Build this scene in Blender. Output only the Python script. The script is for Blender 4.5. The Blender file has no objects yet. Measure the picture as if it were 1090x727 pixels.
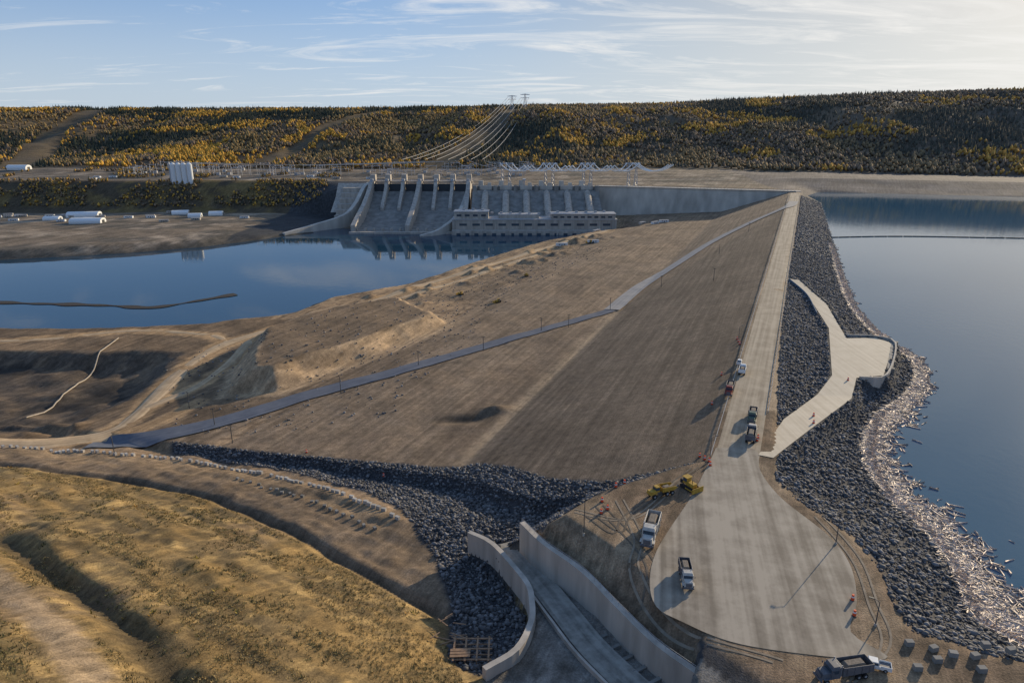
import bpy, math, numpy as np, random
from mathutils import Vector
random.seed(7); rng=np.random.default_rng(7)
scene=bpy.context.scene
col=scene.collection
# ------------------------------------------------------------------ noise
def vnoise(x,y,s,seed=0):
    x=np.asarray(x,float)/s; y=np.asarray(y,float)/s
    xi=np.floor(x).astype(np.int64); yi=np.floor(y).astype(np.int64)
    fx=x-xi; fy=y-yi; fx=fx*fx*(3-2*fx); fy=fy*fy*(3-2*fy)
    def h(i,j):
        n=(i*374761393+j*668265263+seed*974634777)&0xffffffff
        n=((n^(n>>13))*1274126177)&0xffffffff
        n=n^(n>>16)
        return (n&0xffff)/65535.0
    return (h(xi,yi)*(1-fx)+h(xi+1,yi)*fx)*(1-fy)+(h(xi,yi+1)*(1-fx)+h(xi+1,yi+1)*fx)*fy
def fbm(x,y,s,seed=0,o=4):
    r=0;a=1;t=0
    for k in range(o):
        r=r+a*vnoise(x,y,s/(2**k),seed+k*17); t+=a; a*=.5
    return r/t
def ss(t):
    t=np.clip(t,0,1); return t*t*(3-2*t)
def pdist(pts,x,y,closed=False):
    P=list(pts); 
    if closed: P=P+[P[0]]
    d=np.full(np.shape(x),1e18)
    for (x0,y0),(x1,y1) in zip(P[:-1],P[1:]):
        dx=x1-x0; dy=y1-y0; L=dx*dx+dy*dy+1e-9
        t=np.clip(((x-x0)*dx+(y-y0)*dy)/L,0,1)
        d=np.minimum(d,(x-x0-t*dx)**2+(y-y0-t*dy)**2)
    return np.sqrt(d)
def inside(pts,x,y):
    r=np.zeros(np.shape(x),bool); n=len(pts)
    for i in range(n):
        x0,y0=pts[i]; x1,y1=pts[(i+1)%n]
        if y0==y1: continue
        c=((y0>y)!=(y1>y))&(x<(x1-x0)*(y-y0)/(y1-y0)+x0)
        r^=c
    return r
def sd(pts,x,y):
    d=pdist(pts,x,y,True); return np.where(inside(pts,x,y),-d,d)
# ------------------------------------------------------------------ survey (world metres)
P60=[(423,1058),(62,192),(50,187),(26,173),(14,160),(24,147),(32,132),(38,119),(48,105),(62,88),(82,50),(82,-300),(420,-300),(260,20),(200,60),(130,92),(103,106),(93,110),(82,116),(83,126),(86,138),(86,150),(79,168),(77,180),(83,195),(109,264),(180,442),(437,1053)]
RES=[(452,1020),(306,651),(221,432),(199,352),(194,312),(172,275),(142,246),(122,211),(116,186),(117,168),(114,149),(108,132),(113,123),(140,110),(250,60),(500,-300),(9000,-300),(9000,100),(2500,700),(1200,990),(802,1092),(511,1166),(472,1110)]
RIV=[(-6000,560),(-402,514),(-328,514),(-249,525),(-193,552),(-172,606),(-108,666),(-68,744),(-17,834),(25,902),(95,970),(154,1006),(154,1040),(-90,1040),(-240,1040),(-331,985),(-350,956),(-408,895),(-488,847),(-609,804),(-6000,640)]
RW=[(2.8,166.5,54),(8.5,155,55),(17.2,142.2,56),(24,128.4,56.5),(30.1,116.6,57),(38.4,105.5,57.5),(50,88,58),(62,66,58)]
LW=[(-12.6,174,46),(-5.8,167,47),(1,152.5,49),(4.2,144,50),(4.8,137.4,50.5),(4.4,129.6,51.5),(1,120.5,52),(-5.8,114.8,52)]
RWs=[(x+1.2,y+.5) for x,y,z in RW]
CUT=RWs+[(62,-300),(-500,-300),(-500,166)]
CHAN=[p[:2] for p in LW]+[(-8,108),(0,90),(20,60)]+RWs[::-1]
PILE=[(-162,350),(-128,348),(-84,408),(-38,482),(-88,556),(-150,512),(-186,446)]
PIT=[(-420,445),(-225,440),(-216,405),(-214,360),(-228,325),(-300,322),(-420,380)]
HAUL=[(-330,300),(-239,292),(-212,299),(-198,310),(-197,329),(-202,364),(-207,403),(-204,454),(-176,500),(-143,544),(-92,625),(-25,725),(65,856),(132,950)]
HAUL2=[(-197,340),(-184,372),(-182,410),(-172,470),(-140,535),(-85,600),(-20,695),(40,790)]
HAUL3=[(-190,305),(-176,325),(-172,345)]
BANKRD=[(-600,470),(-363,466),(-285,490),(-223,480),(-203,462)]
GROAD=[(-200,296),(-178,297),(-155,307),(-133,323),(-110,345),(-78,368),(-43,396),(-3,429),(36,460),(74,490)]
BLK=[(-330,285),(-236,283),(-189,278),(-143,270),(-103,251),(-78,234),(-56,216),(-38,199)]
DITCH=[(-260,262),(-153,244),(-110,223),(-64,186),(-38,161),(-15,141)]
BENCH=[(-230,205),(-150,173),(-115,146),(-87,124),(-59,97),(-20,60)]
PLAT=[(188,457),(184,413),(167,345),(137,274),(122,253),(98,226),(78,195),(82,193),(103,216),(133,248),(146,271),(159,274),(187,318),(183,328),(168,327),(187,394),(194,452)]
RIP=[(-160,292),(-100,270),(-55,256),(-30,248),(-14,246),(0,232),(12,212),(30,196),(58,191),(26,172),(8,163),(3,168),(-4,167),(0,152),(4,140),(3,128),(-6,116),(-14,122),(-16,150),(-24,178),(-38,207),(-54,226),(-76,243),(-103,260),(-155,282)]
CT=[(-153,244,24),(-99,213,30),(-56,179,36),(-26,150,41),(-18,158,40),(-205,245,28),(-150,173,45),(-110,123,60),(-82,87,75),(-129,183,42),(-96,131,56),(-72,94,68),(-87,156,48),(-58,99,64),(-56,138,50),(-43,103,60),(-30,123,52),(-26,105,57),(-8,100,57),(-31,186,35),
(-236,285,18),(-189,279,18),(-143,270,19),(-103,251,23),(-78,234,27),(-56,216,31),(-38,199,34),
(-153,285,15),(-99,264,19),(-55,246,22),(-23,232,25),(0,205,35),(10,190,41),
(-11,166,38),(-11,155,39),(-5,140,42),(-8,122,46),(0,175,40),
(-300,300,14),(-300,230,32),(-300,150,62),(-220,80,85),(-400,280,16),(-500,150,75),(0,50,68),(-60,30,85),(-200,-100,120),(40,40,66),(100,0,66),(-700,250,25),(-900,50,110)]
c_=np.array(CT,float)
def U(r2): return np.where(r2<=1e-9,0,0.5*r2*np.log(np.maximum(r2,1e-9)))
n=len(c_); K=U((c_[:,None,0]-c_[None,:,0])**2+(c_[:,None,1]-c_[None,:,1])**2)
Pm=np.c_[np.ones(n),c_[:,:2]]; A=np.zeros((n+3,n+3)); A[:n,:n]=K+np.eye(n)*20; A[:n,n:]=Pm; A[n:,:n]=Pm.T
sol=np.linalg.solve(A,np.r_[c_[:,2],0,0,0])
def tps(x,y):
    r=sol[n]+sol[n+1]*x+sol[n+2]*y
    for i in range(n):
        r=r+sol[i]*U((x-c_[i,0])**2+(y-c_[i,1])**2)
    return r
def xy(l): return [p[:2] for p in l]
HX=[-6000,-1062,-283,302,542,885,2000,4000,9000]; HY=[1750,1480,1480,1500,1430,1320,1050,500,-500]
def hillbase(x): return np.interp(x,HX,HY)
YLX=[-6000,-609,-331,-100,142,437,511,802,1200,2500,9000]; YLY=[640,700,900,985,1166,1076,1100,1000,850,500,0]
rs=np.random.default_rng(3)
HEAPS=[(-8,306,2.6,6,4),(-25,297,-1.6,9,4)]
for i in range(46):
    t=rs.random(); bx=np.interp(t,[0,1],[-110,110])+rs.normal(0,14); by=np.interp(t,[0,1],[560,900])+rs.normal(0,14)
    HEAPS.append((bx,by,rs.uniform(1.5,4),rs.uniform(4,9),rs.uniform(4,7)))
for i in range(26): HEAPS.append((rs.uniform(-330,-215),rs.uniform(300,440),rs.uniform(1,3),rs.uniform(3,7),rs.uniform(3,7)))
def terrain(x,y,detail=True):
    x=np.asarray(x,float); y=np.asarray(y,float)
    q=(x-62)*.923-(y-192)*.385; a=(x-62)*.385+(y-192)*.923
    dam=np.where(q<-97,28+(q+97)*.072,60+np.minimum(q,0)*.33); dam=np.maximum(dam,12)
    near=(y<480)
    nat=np.full(x.shape,14.0)
    nat[near]=np.clip(tps(x[near],y[near]),6,130)
    dd=pdist(DITCH,x,y); nat=nat-2.0*np.exp(-(dd/2.0)**2)
    bb=pdist(BENCH,x,y); nat=nat-2.8*np.exp(-((bb)/3.5)**2)
    ag=np.interp(q,[-600,-233,-176,-94,-53,-34,0],[0,0,4,4,-21,-24,-5])
    w=ss((a-ag)/6); z=nat*(1-w)+dam*w
    if detail:
        z=z+(fbm(x,y,14,3)-.5)*(.7+1.3*(1-w)*(y<300))*np.where(q<-97,1.3,.5)
        u_=(x*.80-y*.60); v_=(x*.60+y*.80)
        z=z+(1-w)*(dd>5)*((fbm(x,y,4.5,4,3)-.5)*1.3+(fbm(u_,v_*6,26,19,3)-.5)*2.2*np.clip((-x-10)/40,0,1))
        for hx,hy,hh,hr,hr2 in HEAPS:
            k=(np.abs(x-hx)<25)&(np.abs(y-hy)<25)
            if k.any(): z[k]+=hh*np.exp(-((x[k]-hx)/hr)**2-((y[k]-hy)/hr2)**2)
    sp=sd(PILE,x,y)+(fbm(x,y,20,5)-.5)*5+(fbm((x-y)*1.0,(x+y)*.12,9,15,2)-.5)*5
    z=np.where(sp<0,np.maximum(z,13+np.minimum(15+(fbm(x,y,30,8)-.5)*3,-sp*.85)),z)
    pt=sd(PIT,x,y)+(fbm(x,y,25,6)-.5)*14
    z=np.where(pt<0,np.minimum(z,12-np.minimum(8,-pt*.5)+(fbm(x,y,18,9)-.5)*6),z)
    # plateau
    sP=sd(P60,x,y); dP=np.maximum(sP,0)
    cut=inside(CUT,x,y)
    dw=pdist(xy(RW),x,y); wt=np.interp(y,[66,88,105.5,116.6,128.4,142.2,155,166.5],[58,58,57.5,57,56.5,56,55,54])
    zp=60-.9*dP; zp=np.where((dw<3.5)&(y<172),np.minimum(zp,wt-1.0),zp)
    z=np.where(~cut,np.maximum(np.where(dw<3.5,np.minimum(z,wt-1.0),z),zp),z)
    ch=inside(CHAN,x,y)
    z=np.where(ch&(y<176),np.interp(y,[60,105,130,150,170,185],[53,50,48.3,46,43.5,41])+(fbm(x,y,5,27)-.5)*1.2,z)
    # upstream
    sw=sd(RES,x,y)
    up=(q>8)&(dP>0)
    t=dP/(dP+np.maximum(sw,0)+1e-6)
    zu=60-10*t+ (fbm(x,y,5,11)-.5)*1.2*np.clip(t*4,0,1)
    pl=sd(PLAT,x,y); zpl=np.interp(y,[195,215,250,345,413,457],[59.9,58.9,57.2,57.2,58,59.2])
    wp=1-ss((pl-1)/4); zu=zu*(1-wp)+zpl*wp
    zu=np.where(sw<0,50-np.minimum(25,-sw*.34),zu)
    z=np.where(up,zu,z)
    # far bank
    yl=np.interp(x,YLX,YLY)
    far=(y>yl)
    f1=13+47*ss((y-1190)/95)+(fbm(x,y,120,21)-.5)*5+ss((y-1300)/150)*9
    hw=np.interp(x,[-260,-60,142,437],[1206,1190,1166,1076])
    f2=np.where(y<hw,5,53+ss((y-hw)/60)*6+ss((y-hw-80)/200)*9)+(fbm(x,y,90,22)-.5)*3
    b=ss((x+400)/110); zf=f1*(1-b)+f2*b
    f3=50+np.minimum(np.maximum(sw,0)*.16,16)+(fbm(x,y,90,23)-.5)*4
    b=ss((x-437)/80); zf=zf*(1-b)+f3*b
    z=np.where(far,zf,z)
    # hills
    g=fbm(x,y*.35,260,31,4); 
    hb=hillbase(x)+(fbm(x,y,300,33)-.5)*120
    ww=(y-hb)/ (1050-150*ss((x-500)/900))
    h=np.clip(ww,0,1); h=h*.45+ss(h)*.55; 
    ztop=np.interp(x/np.maximum(y,1),[-.8,-.2,0,.2,.45,.75,2],[203,203,212,220,235,250,250])
    z=z*(1-h)+ztop*h + (g-.5)*125*np.clip(4*h*(1-h),0,1)+ (fbm(x,y,500,35)-.5)*10*h
    sr=sd(RIV,x,y)+ (fbm(x,y,18,41)-.5)*7
    z=np.minimum(z,np.where(sr>0,5+.4*sr,5-np.minimum(9,-sr*.35)))
    z=np.where(far&(sw<60),np.minimum(z,np.where(sw>0,50+.3*sw,50+.3*np.maximum(sw,-60))),z)
    return z
def tz(x,y): return float(terrain(np.array([x]),np.array([y]))[0])
# ------------------------------------------------------------------ materials
def nt(m):
    m.use_nodes=True; t=m.node_tree; t.nodes.clear()
    o=t.nodes.new("ShaderNodeOutputMaterial"); b=t.nodes.new("ShaderNodeBsdfPrincipled"); t.links.new(b.outputs[0],o.inputs[0]); return t,b
def mat(name,c,rough=.8,var=.25,scale=1.0,metal=0,bump=.0,spec=.3,stain=False):
    m=bpy.data.materials.new(name); t,b=nt(m)
    tc=t.nodes.new("ShaderNodeTexCoord"); nz=t.nodes.new("ShaderNodeTexNoise"); nz.inputs["Scale"].default_value=scale; nz.inputs["Detail"].default_value=6
    src=tc.outputs["Object"]
    if stain:
        v=t.nodes.new("ShaderNodeVectorMath"); v.operation='MULTIPLY'; v.inputs[1].default_value=(1,1,.18); t.links.new(src,v.inputs[0]); src=v.outputs[0]
    t.links.new(src,nz.inputs["Vector"])
    mr=t.nodes.new("ShaderNodeMapRange"); mr.inputs[1].default_value=.3; mr.inputs[2].default_value=.7; mr.inputs[3].default_value=1-var; mr.inputs[4].default_value=1+var
    t.links.new(nz.outputs[0],mr.inputs[0])
    mx=t.nodes.new("ShaderNodeVectorMath"); mx.operation='SCALE'; mx.inputs[0].default_value=c; t.links.new(mr.outputs[0],mx.inputs["Scale"])
    t.links.new(mx.outputs[0],b.inputs["Base Color"]); b.inputs["Roughness"].default_value=rough; b.inputs["Metallic"].default_value=metal
    b.inputs["Specular IOR Level"].default_value=spec
    if bump>0:
        bp=t.nodes.new("ShaderNodeBump"); bp.inputs["Strength"].default_value=bump; bp.inputs["Distance"].default_value=.3; t.links.new(nz.outputs[0],bp.inputs["Height"]); t.links.new(bp.outputs[0],b.inputs["Normal"])
    return m
def attrmat(name,rough=.9,scales=((.03,.22),(.35,.32),(2.2,.38)),bump=.6,bdist=.4,spec=.15,streak=False):
    m=bpy.data.materials.new(name); t,b=nt(m)
    at=t.nodes.new("ShaderNodeAttribute"); at.attribute_name="Col"; cur=at.outputs["Color"]
    tc=t.nodes.new("ShaderNodeTexCoord"); last=None
    for s,v in scales:
        nz=t.nodes.new("ShaderNodeTexNoise"); nz.inputs["Scale"].default_value=s; nz.inputs["Detail"].default_value=8; nz.inputs["Roughness"].default_value=.65
        t.links.new(tc.outputs["Object"],nz.inputs["Vector"])
        mr=t.nodes.new("ShaderNodeMapRange"); mr.inputs[1].default_value=.3; mr.inputs[2].default_value=.7; mr.inputs[3].default_value=1-v; mr.inputs[4].default_value=1+v
        t.links.new(nz.outputs[0],mr.inputs[0])
        mx=t.nodes.new("ShaderNodeVectorMath"); mx.operation='SCALE'; t.links.new(cur,mx.inputs[0]); t.links.new(mr.outputs[0],mx.inputs["Scale"]); cur=mx.outputs[0]; last=nz
    if streak:
        vr=t.nodes.new("ShaderNodeVectorRotate"); vr.rotation_type='Z_AXIS'; vr.inputs["Angle"].default_value=math.radians(-67.4)
        t.links.new(tc.outputs["Object"],vr.inputs["Vector"])
        for scl,v in (((.010,.35,.2),.20),((.03,1.6,.4),.12)):
            sc=t.nodes.new("ShaderNodeVectorMath"); sc.operation='MULTIPLY'; sc.inputs[1].default_value=scl; t.links.new(vr.outputs[0],sc.inputs[0])
            nz=t.nodes.new("ShaderNodeTexNoise"); nz.inputs["Scale"].default_value=1; nz.inputs["Detail"].default_value=5; t.links.new(sc.outputs[0],nz.inputs["Vector"])
            mr=t.nodes.new("ShaderNodeMapRange"); mr.inputs[1].default_value=.35; mr.inputs[2].default_value=.65; mr.inputs[3].default_value=1-v; mr.inputs[4].default_value=1+v
            t.links.new(nz.outputs[0],mr.inputs[0])
            mx=t.nodes.new("ShaderNodeVectorMath"); mx.operation='SCALE'; t.links.new(cur,mx.inputs[0]); t.links.new(mr.outputs[0],mx.inputs["Scale"]); cur=mx.outputs[0]
    t.links.new(cur,b.inputs["Base Color"]); b.inputs["Roughness"].default_value=rough; b.inputs["Specular IOR Level"].default_value=spec
    if bump>0:
        bp=t.nodes.new("ShaderNodeBump"); bp.inputs["Strength"].default_value=bump; bp.inputs["Distance"].default_value=bdist; t.links.new(last.outputs[0],bp.inputs["Height"]); t.links.new(bp.outputs[0],b.inputs["Normal"])
    return m
# ------------------------------------------------------------------ mesh helpers
def npmesh(name,V,F,mats=(),vcol=None,smooth=False,midx=None,uv=None):
    V=np.asarray(V,np.float32); F=np.asarray(F,np.int32); me=bpy.data.meshes.new(name); k=F.shape[1]
    me.vertices.add(len(V)); me.vertices.foreach_set("co",V.ravel())
    me.loops.add(F.size); me.loops.foreach_set("vertex_index",F.ravel())
    me.polygons.add(len(F)); me.polygons.foreach_set("loop_start",np.arange(0,F.size,k,dtype=np.int32))
    try: me.polygons.foreach_set("loop_total",np.full(len(F),k,np.int32))
    except Exception: pass
    if smooth: me.polygons.foreach_set("use_smooth",np.ones(len(F),bool))
    if vcol is not None:
        ca=me.color_attributes.new("Col",'FLOAT_COLOR','POINT'); c=np.ones((len(V),4),np.float32); c[:,:3]=vcol; ca.data.foreach_set("color",c.ravel())
    if uv is not None:
        ul=me.uv_layers.new(name="UVMap"); ul.data.foreach_set("uv",np.asarray(uv,np.float32)[F.ravel()].ravel())
    for m in mats: me.materials.append(m)
    if midx is not None: me.polygons.foreach_set("material_index",np.asarray(midx,np.int32))
    me.update(); me.validate()
    o=bpy.data.objects.new(name,me); col.objects.link(o); return o
class MB:
    def __init__(s): s.v=[];s.f=[];s.m=[]
    def poly(s,vs,fs,m):
        b=len(s.v); s.v+=[tuple(p) for p in vs]; s.f+=[tuple(b+i for i in f) for f in fs]; s.m+=[m]*len(fs)
    def box(s,c,d,m=0,tx=1,ty=1,rz=0,oy=0):
        x,y,z=c; a,b,h=d[0]/2,d[1]/2,d[2]/2
        vs=[]
        for k,(zz,fx,fy,o) in enumerate(((-h,1,1,0),(h,tx,ty,oy))):
            for sx,sy in ((-1,-1),(1,-1),(1,1),(-1,1)):
                px=sx*a*fx; py=sy*b*fy+o
                vs.append((x+px*math.cos(rz)-py*math.sin(rz),y+px*math.sin(rz)+py*math.cos(rz),z+zz))
        s.poly(vs,[(3,2,1,0),(4,5,6,7),(0,1,5,4),(1,2,6,5),(2,3,7,6),(3,0,4,7)],m)
    def cyl(s,p0,p1,r0,r1=None,n=8,m=0):
        r1=r0 if r1 is None else r1; p0=Vector(p0);p1=Vector(p1); d=(p1-p0).normalized()
        u=d.orthogonal().normalized(); w=d.cross(u); vs=[]
        for p,r in((p0,r0),(p1,r1)):
            for i in range(n):
                t=2*math.pi*i/n; vs.append(p+u*(r*math.cos(t))+w*(r*math.sin(t)))
        fs=[(i,(i+1)%n,n+(i+1)%n,n+i) for i in range(n)]+[tuple(range(n-1,-1,-1)),tuple(range(n,2*n))]
        s.poly(vs,fs,m)
    def prism(s,prof,x0,x1,m=0):
        n=len(prof); vs=[(x0,y,z) for y,z in prof]+[(x1,y,z) for y,z in prof]
        fs=[(i,(i+1)%n,n+(i+1)%n,n+i) for i in range(n)]+[tuple(range(n-1,-1,-1)),tuple(range(n,2*n))]
        s.poly(vs,fs,m)
    def obj(s,name,mats,loc=(0,0,0),rz=0,bev=0,parent=None):
        me=bpy.data.meshes.new(name); me.from_pydata(s.v,[],s.f); me.update()
        for m in mats: me.materials.append(m)
        me.polygons.foreach_set("material_index",s.m)
        import bmesh
        bm=bmesh.new(); bm.from_mesh(me); bmesh.ops.recalc_face_normals(bm,faces=bm.faces); bm.to_mesh(me); bm.free()
        o=bpy.data.objects.new(name,me); col.objects.link(o); o.location=loc; o.rotation_euler=(0,0,rz)
        if bev:
            md=o.modifiers.new("bevel",'BEVEL'); md.width=bev; md.segments=2; md.limit_method='ANGLE'
        if parent: o.parent=parent
        return o
def smoothline(P,step=3.0):
    P=[np.array(p,float) for p in P]; P=[2*P[0]-P[1]]+P+[2*P[-1]-P[-2]]; out=[]
    for i in range(1,len(P)-2):
        L=np.linalg.norm((P[i+1]-P[i])[:2]); k=max(1,int(L/step))
        for j in range(k):
            t=j/k; p0,p1,p2,p3=P[i-1],P[i],P[i+1],P[i+2]
            out.append(.5*((2*p1)+(-p0+p2)*t+(2*p0-5*p1+4*p2-p3)*t*t+(-p0+3*p1-3*p2+p3)*t**3))
    out.append(P[-2]); return np.array(out)
def ribbon(name,P,w,m,off=.35,step=3,nc=4,wf=None,lift=False):
    L=smoothline(P,step); T=np.gradient(L[:,:2],axis=0); T/=np.linalg.norm(T,axis=1)[:,None]+1e-9; N=np.c_[-T[:,1],T[:,0]]
    s=np.r_[0,np.cumsum(np.linalg.norm(np.diff(L[:,:2],axis=0),axis=1))]
    wv=np.full(len(L),float(w)) if wf is None else wf(s/s[-1])
    V=[];UV=[]
    for j in range(nc+1):
        f=j/nc-.5
        p=L[:,:2]+N*(f*wv)[:,None]
        z=(L[:,2] if L.shape[1]>2 else terrain(p[:,0],p[:,1]))+off
        V.append(np.c_[p,z]); UV.append(np.c_[f*wv,s])
    V=np.stack(V,1); UV=np.stack(UV,1); a,b=V.shape[:2]; I=np.arange(a*b).reshape(a,b)
    if lift:
        zc=V[:,:,2].max(1); k=np.ones(9)/9; zc=np.convolve(np.pad(zc,4,mode='edge'),k,'valid'); V[:,1:-1,2]=zc[:,None]; V[:,0,2]=np.minimum(V[:,0,2]-off-.5,zc-.6); V[:,-1,2]=np.minimum(V[:,-1,2]-off-.5,zc-.6)
    F=np.stack([I[:-1,:-1],I[:-1,1:],I[1:,1:],I[1:,:-1]],-1).reshape(-1,4)
    return npmesh(name,V.reshape(-1,3),F[:,::-1],[m],smooth=True,uv=UV.reshape(-1,2))
def wallstrip(name,P,th,bot,m,step=2.0):
    L=smoothline(P,step); T=np.gradient(L[:,:2],axis=0); T/=np.linalg.norm(T,axis=1)[:,None]; N=np.c_[-T[:,1],T[:,0]]*th/2
    mb=MB(); k=len(L); vs=[]
    for i in range(k):
        for sgn,z in ((-1,L[i,2]-bot),(-1,L[i,2]),(1,L[i,2]),(1,L[i,2]-bot)):
            vs.append((L[i,0]+sgn*N[i,0],L[i,1]+sgn*N[i,1],z))
    fs=[]
    for i in range(k-1):
        for j in range(4): fs.append((4*i+j,4*i+(j+1)%4,4*i+4+(j+1)%4,4*i+4+j))
    fs+=[(0,1,2,3),(4*k-4,4*k-3,4*k-2,4*k-1)]
    mb.poly(vs,fs,0); return mb.obj(name,[m])
# ------------------------------------------------------------------ terrain mesh
def axis(c,lo,hi,smin,g):
    a=[c]; 
    while a[-1]<hi: a.append(a[-1]+max(smin,abs(a[-1]-c)*g))
    b=[c]
    while b[-1]>lo: b.append(b[-1]-max(smin,abs(b[-1]-c)*g))
    return np.array(b[:0:-1]+a)
gx=axis(-10,-9000,9000,1.15,.012)
gy=[-300.]
while gy[-1]<40: gy.append(gy[-1]+12)
while gy[-1]<16000: gy.append(gy[-1]+max(1.05,gy[-1]*(.0054 if gy[-1]<2700 else .03)))
gy=np.array(gy)
X,Y=np.meshgrid(gx,gy); X=X.ravel();Y=Y.ravel()
Z=terrain(X,Y)
q=(X-62)*.923-(Y-192)*.385; a=(X-62)*.385+(Y-192)*.923
C=np.zeros((len(X),3)); C[:]=(.22,.18,.13)
def put(mask,c):
    global C
    m=np.clip(mask.astype(float),0,1)[:,None]; C=C*(1-m)+np.array(c)*m
n1=fbm(X,Y,60,51); n2=fbm(X,Y,9,52); n3=fbm(X,Y,25,53); n4=fbm(X,Y,3.5,54,3)
ag=np.interp(q,[-600,-233,-176,-94,-53,-34,0],[0,0,4,4,-21,-24,-5])
cutm=inside(CUT,X,Y)|(X<-5)
nat=(a<ag)&(Y<480)&(q<30)&cutm
u_=(X*.80-Y*.60); v_=(X*.60+Y*.80); ns=fbm(u_,v_*7,40,57,4)
put(nat,(.245,.18,.085)); put(nat*ss((ns-.46)*9)*.85,(.15,.12,.07)); put(nat*ss((n3-.5)*7)*.6,(.19,.15,.085)); put(nat*ss((n4-.5)*8)*.6,(.11,.092,.052)); put(nat*ss((n1-.52)*8)*.6,(.215,.165,.11)); put(nat*ss((n4*.5+ns*.5-.56)*14)*.8,(.36,.27,.13))
ybl=np.interp(X,[p[0] for p in BLK],[p[1] for p in BLK]); ydt=np.interp(X,[p[0] for p in DITCH],[p[1] for p in DITCH])
bench=nat&(Y<ybl)&(Y>ydt-1)&(X<-8)
put(bench,(.165,.135,.105)); put(bench&(Y>ybl-14)&(X<-40),(.22,.175,.125)); put(bench*ss((n2-.55)*9)*.5,(.13,.105,.08))
put(nat&(Y>ybl),(.23,.18,.13))
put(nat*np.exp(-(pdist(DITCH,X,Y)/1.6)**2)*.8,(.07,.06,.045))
bd=pdist(BENCH,X,Y); put(nat*np.exp(-(bd/3.2)**2)*.85,(.07,.06,.04));  # bench shadow painted as a dark strip in the slope colour
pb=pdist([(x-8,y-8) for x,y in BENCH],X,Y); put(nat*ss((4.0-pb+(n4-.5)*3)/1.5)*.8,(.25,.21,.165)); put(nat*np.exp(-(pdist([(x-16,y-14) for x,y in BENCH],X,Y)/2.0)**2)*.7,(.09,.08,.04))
# dam
dam=(a>=ag)&(q<=0)&(Y<1150)
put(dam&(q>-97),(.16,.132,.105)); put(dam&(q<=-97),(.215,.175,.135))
put(dam*(q<=-97)*ss((n1-.5)*6)*.6,(.26,.205,.15))
put(dam*(q<=-97)*ss((n2-.55)*9)*.45,(.14,.115,.09))
put(dam*(q<=-97)*ss((fbm(X*1.6-Y*.2,Y*.5,40,58)-.55)*12)*.5,(.15,.12,.095))
put(dam*(q>-97)*ss((n3-.5)*8)*.35,(.20,.165,.13))
put(dam*np.exp(-((q+99)/3.2)**2)*(a<285)*.9,(.32,.265,.20))
put(np.exp(-((X+25)/13)**2-((Y-299)/5)**2)*.9,(.05,.045,.04))  # shadow by the small heap, painted dark into the ground
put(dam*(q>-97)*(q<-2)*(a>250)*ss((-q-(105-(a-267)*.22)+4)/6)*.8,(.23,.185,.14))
toe=dam&(q<-215); put(toe*ss((-q-225+ (n3-.5)*70)/40)*.85,(.31,.235,.155)); put(toe*ss((n2-.5)*8)*.7,(.17,.135,.10)); put(toe*ss((n1-.54)*10)*.6,(.42,.31,.20)); put(toe*ss((n4-.57)*12)*.6,(.10,.08,.06))
sp=sd(PILE,X,Y); put(ss((4-sp)/5),(.40,.315,.22)); put(ss((4-sp)/5)*ss((fbm((X-Y)*1.,(X+Y)*.12,8,16,3)-.5)*8)*.5,(.27,.21,.145)); put(ss((-sp-17)/3)*.9,(.165,.13,.095))  # pile face painted lighter as if sunlit, top darker so the edge shows
fl=(X<-150)&(Y<520)&(Y>290)&(Y>ybl); put(fl&(sp>3)&(q<-245),(.175,.135,.095)); put(fl*(sp>3)*(q<-245)*ss((n2-.5)*8)*.7,(.10,.08,.06)); put(fl*(sp>3)*(q<-245)*ss((n3-.54)*10)*.6,(.28,.21,.14))
put(((sp>3)&(sp<26)&(X>-150)&(Y<450))*.5,(.15,.12,.09))
pt=sd(PIT,X,Y)+(n3-.5)*10; put(ss((3-pt)/4),(.095,.082,.07)); put(ss((3-pt)/4)*ss((n2-.5)*10)*.7,(.18,.145,.11)); put(ss((-pt-8)/4)*ss((n3-.52)*12)*.8,(.035,.035,.035))
for H,w in((HAUL,10),(HAUL2,8),(HAUL3,7),(BANKRD,8)):
    hd=pdist(H,X,Y)+(n2-.5)*6; put(ss((w-hd)/2)*(Y<1000)*.8,(.38,.275,.165))
# plateau
sP=sd(P60,X,Y); yard=((~inside(CUT,X,Y))&(Y<230)&(q>-62)&(a<ag+3)&(X>2))|((sP<1)&(Y<230))
put(yard,(.205,.16,.12)); put(yard*ss((n2-.5)*8)*.6,(.13,.105,.08)); put(yard*ss((n3-.54)*9)*.6,(.29,.24,.18)); put(yard*ss((n4-.56)*12)*.5,(.09,.075,.06))
put((sP<1)&(Y>=230),(.29,.245,.19))
C*=np.array([1.14,1.0,.84])
# riprap
sw=sd(RES,X,Y); up=(q>8)&(sP>0)&(sw>-40)&(Y<1060); put(up*ss((sP-1.0)/1.5),(.055,.053,.053)); put(up*ss((sP-3)/3)*ss((n2-.5)*9)*.5,(.10,.095,.09))  # upstream ground painted darker to stand for self-shadow among stones
rp=sd(RIP,X,Y)+(n2-.5)*3; put(ss((1.5-rp)/2)*(sP>-.5)*(1-inside(CHAN,X,Y)),(.05,.05,.053))
put(inside(CHAN,X,Y),(.20,.18,.155)); put(inside(CHAN,X,Y)*ss((n2-.5)*9)*.7,(.10,.09,.075)); put(inside(CHAN,X,Y)*ss((n4-.5)*9)*.5,(.27,.25,.22))
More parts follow.
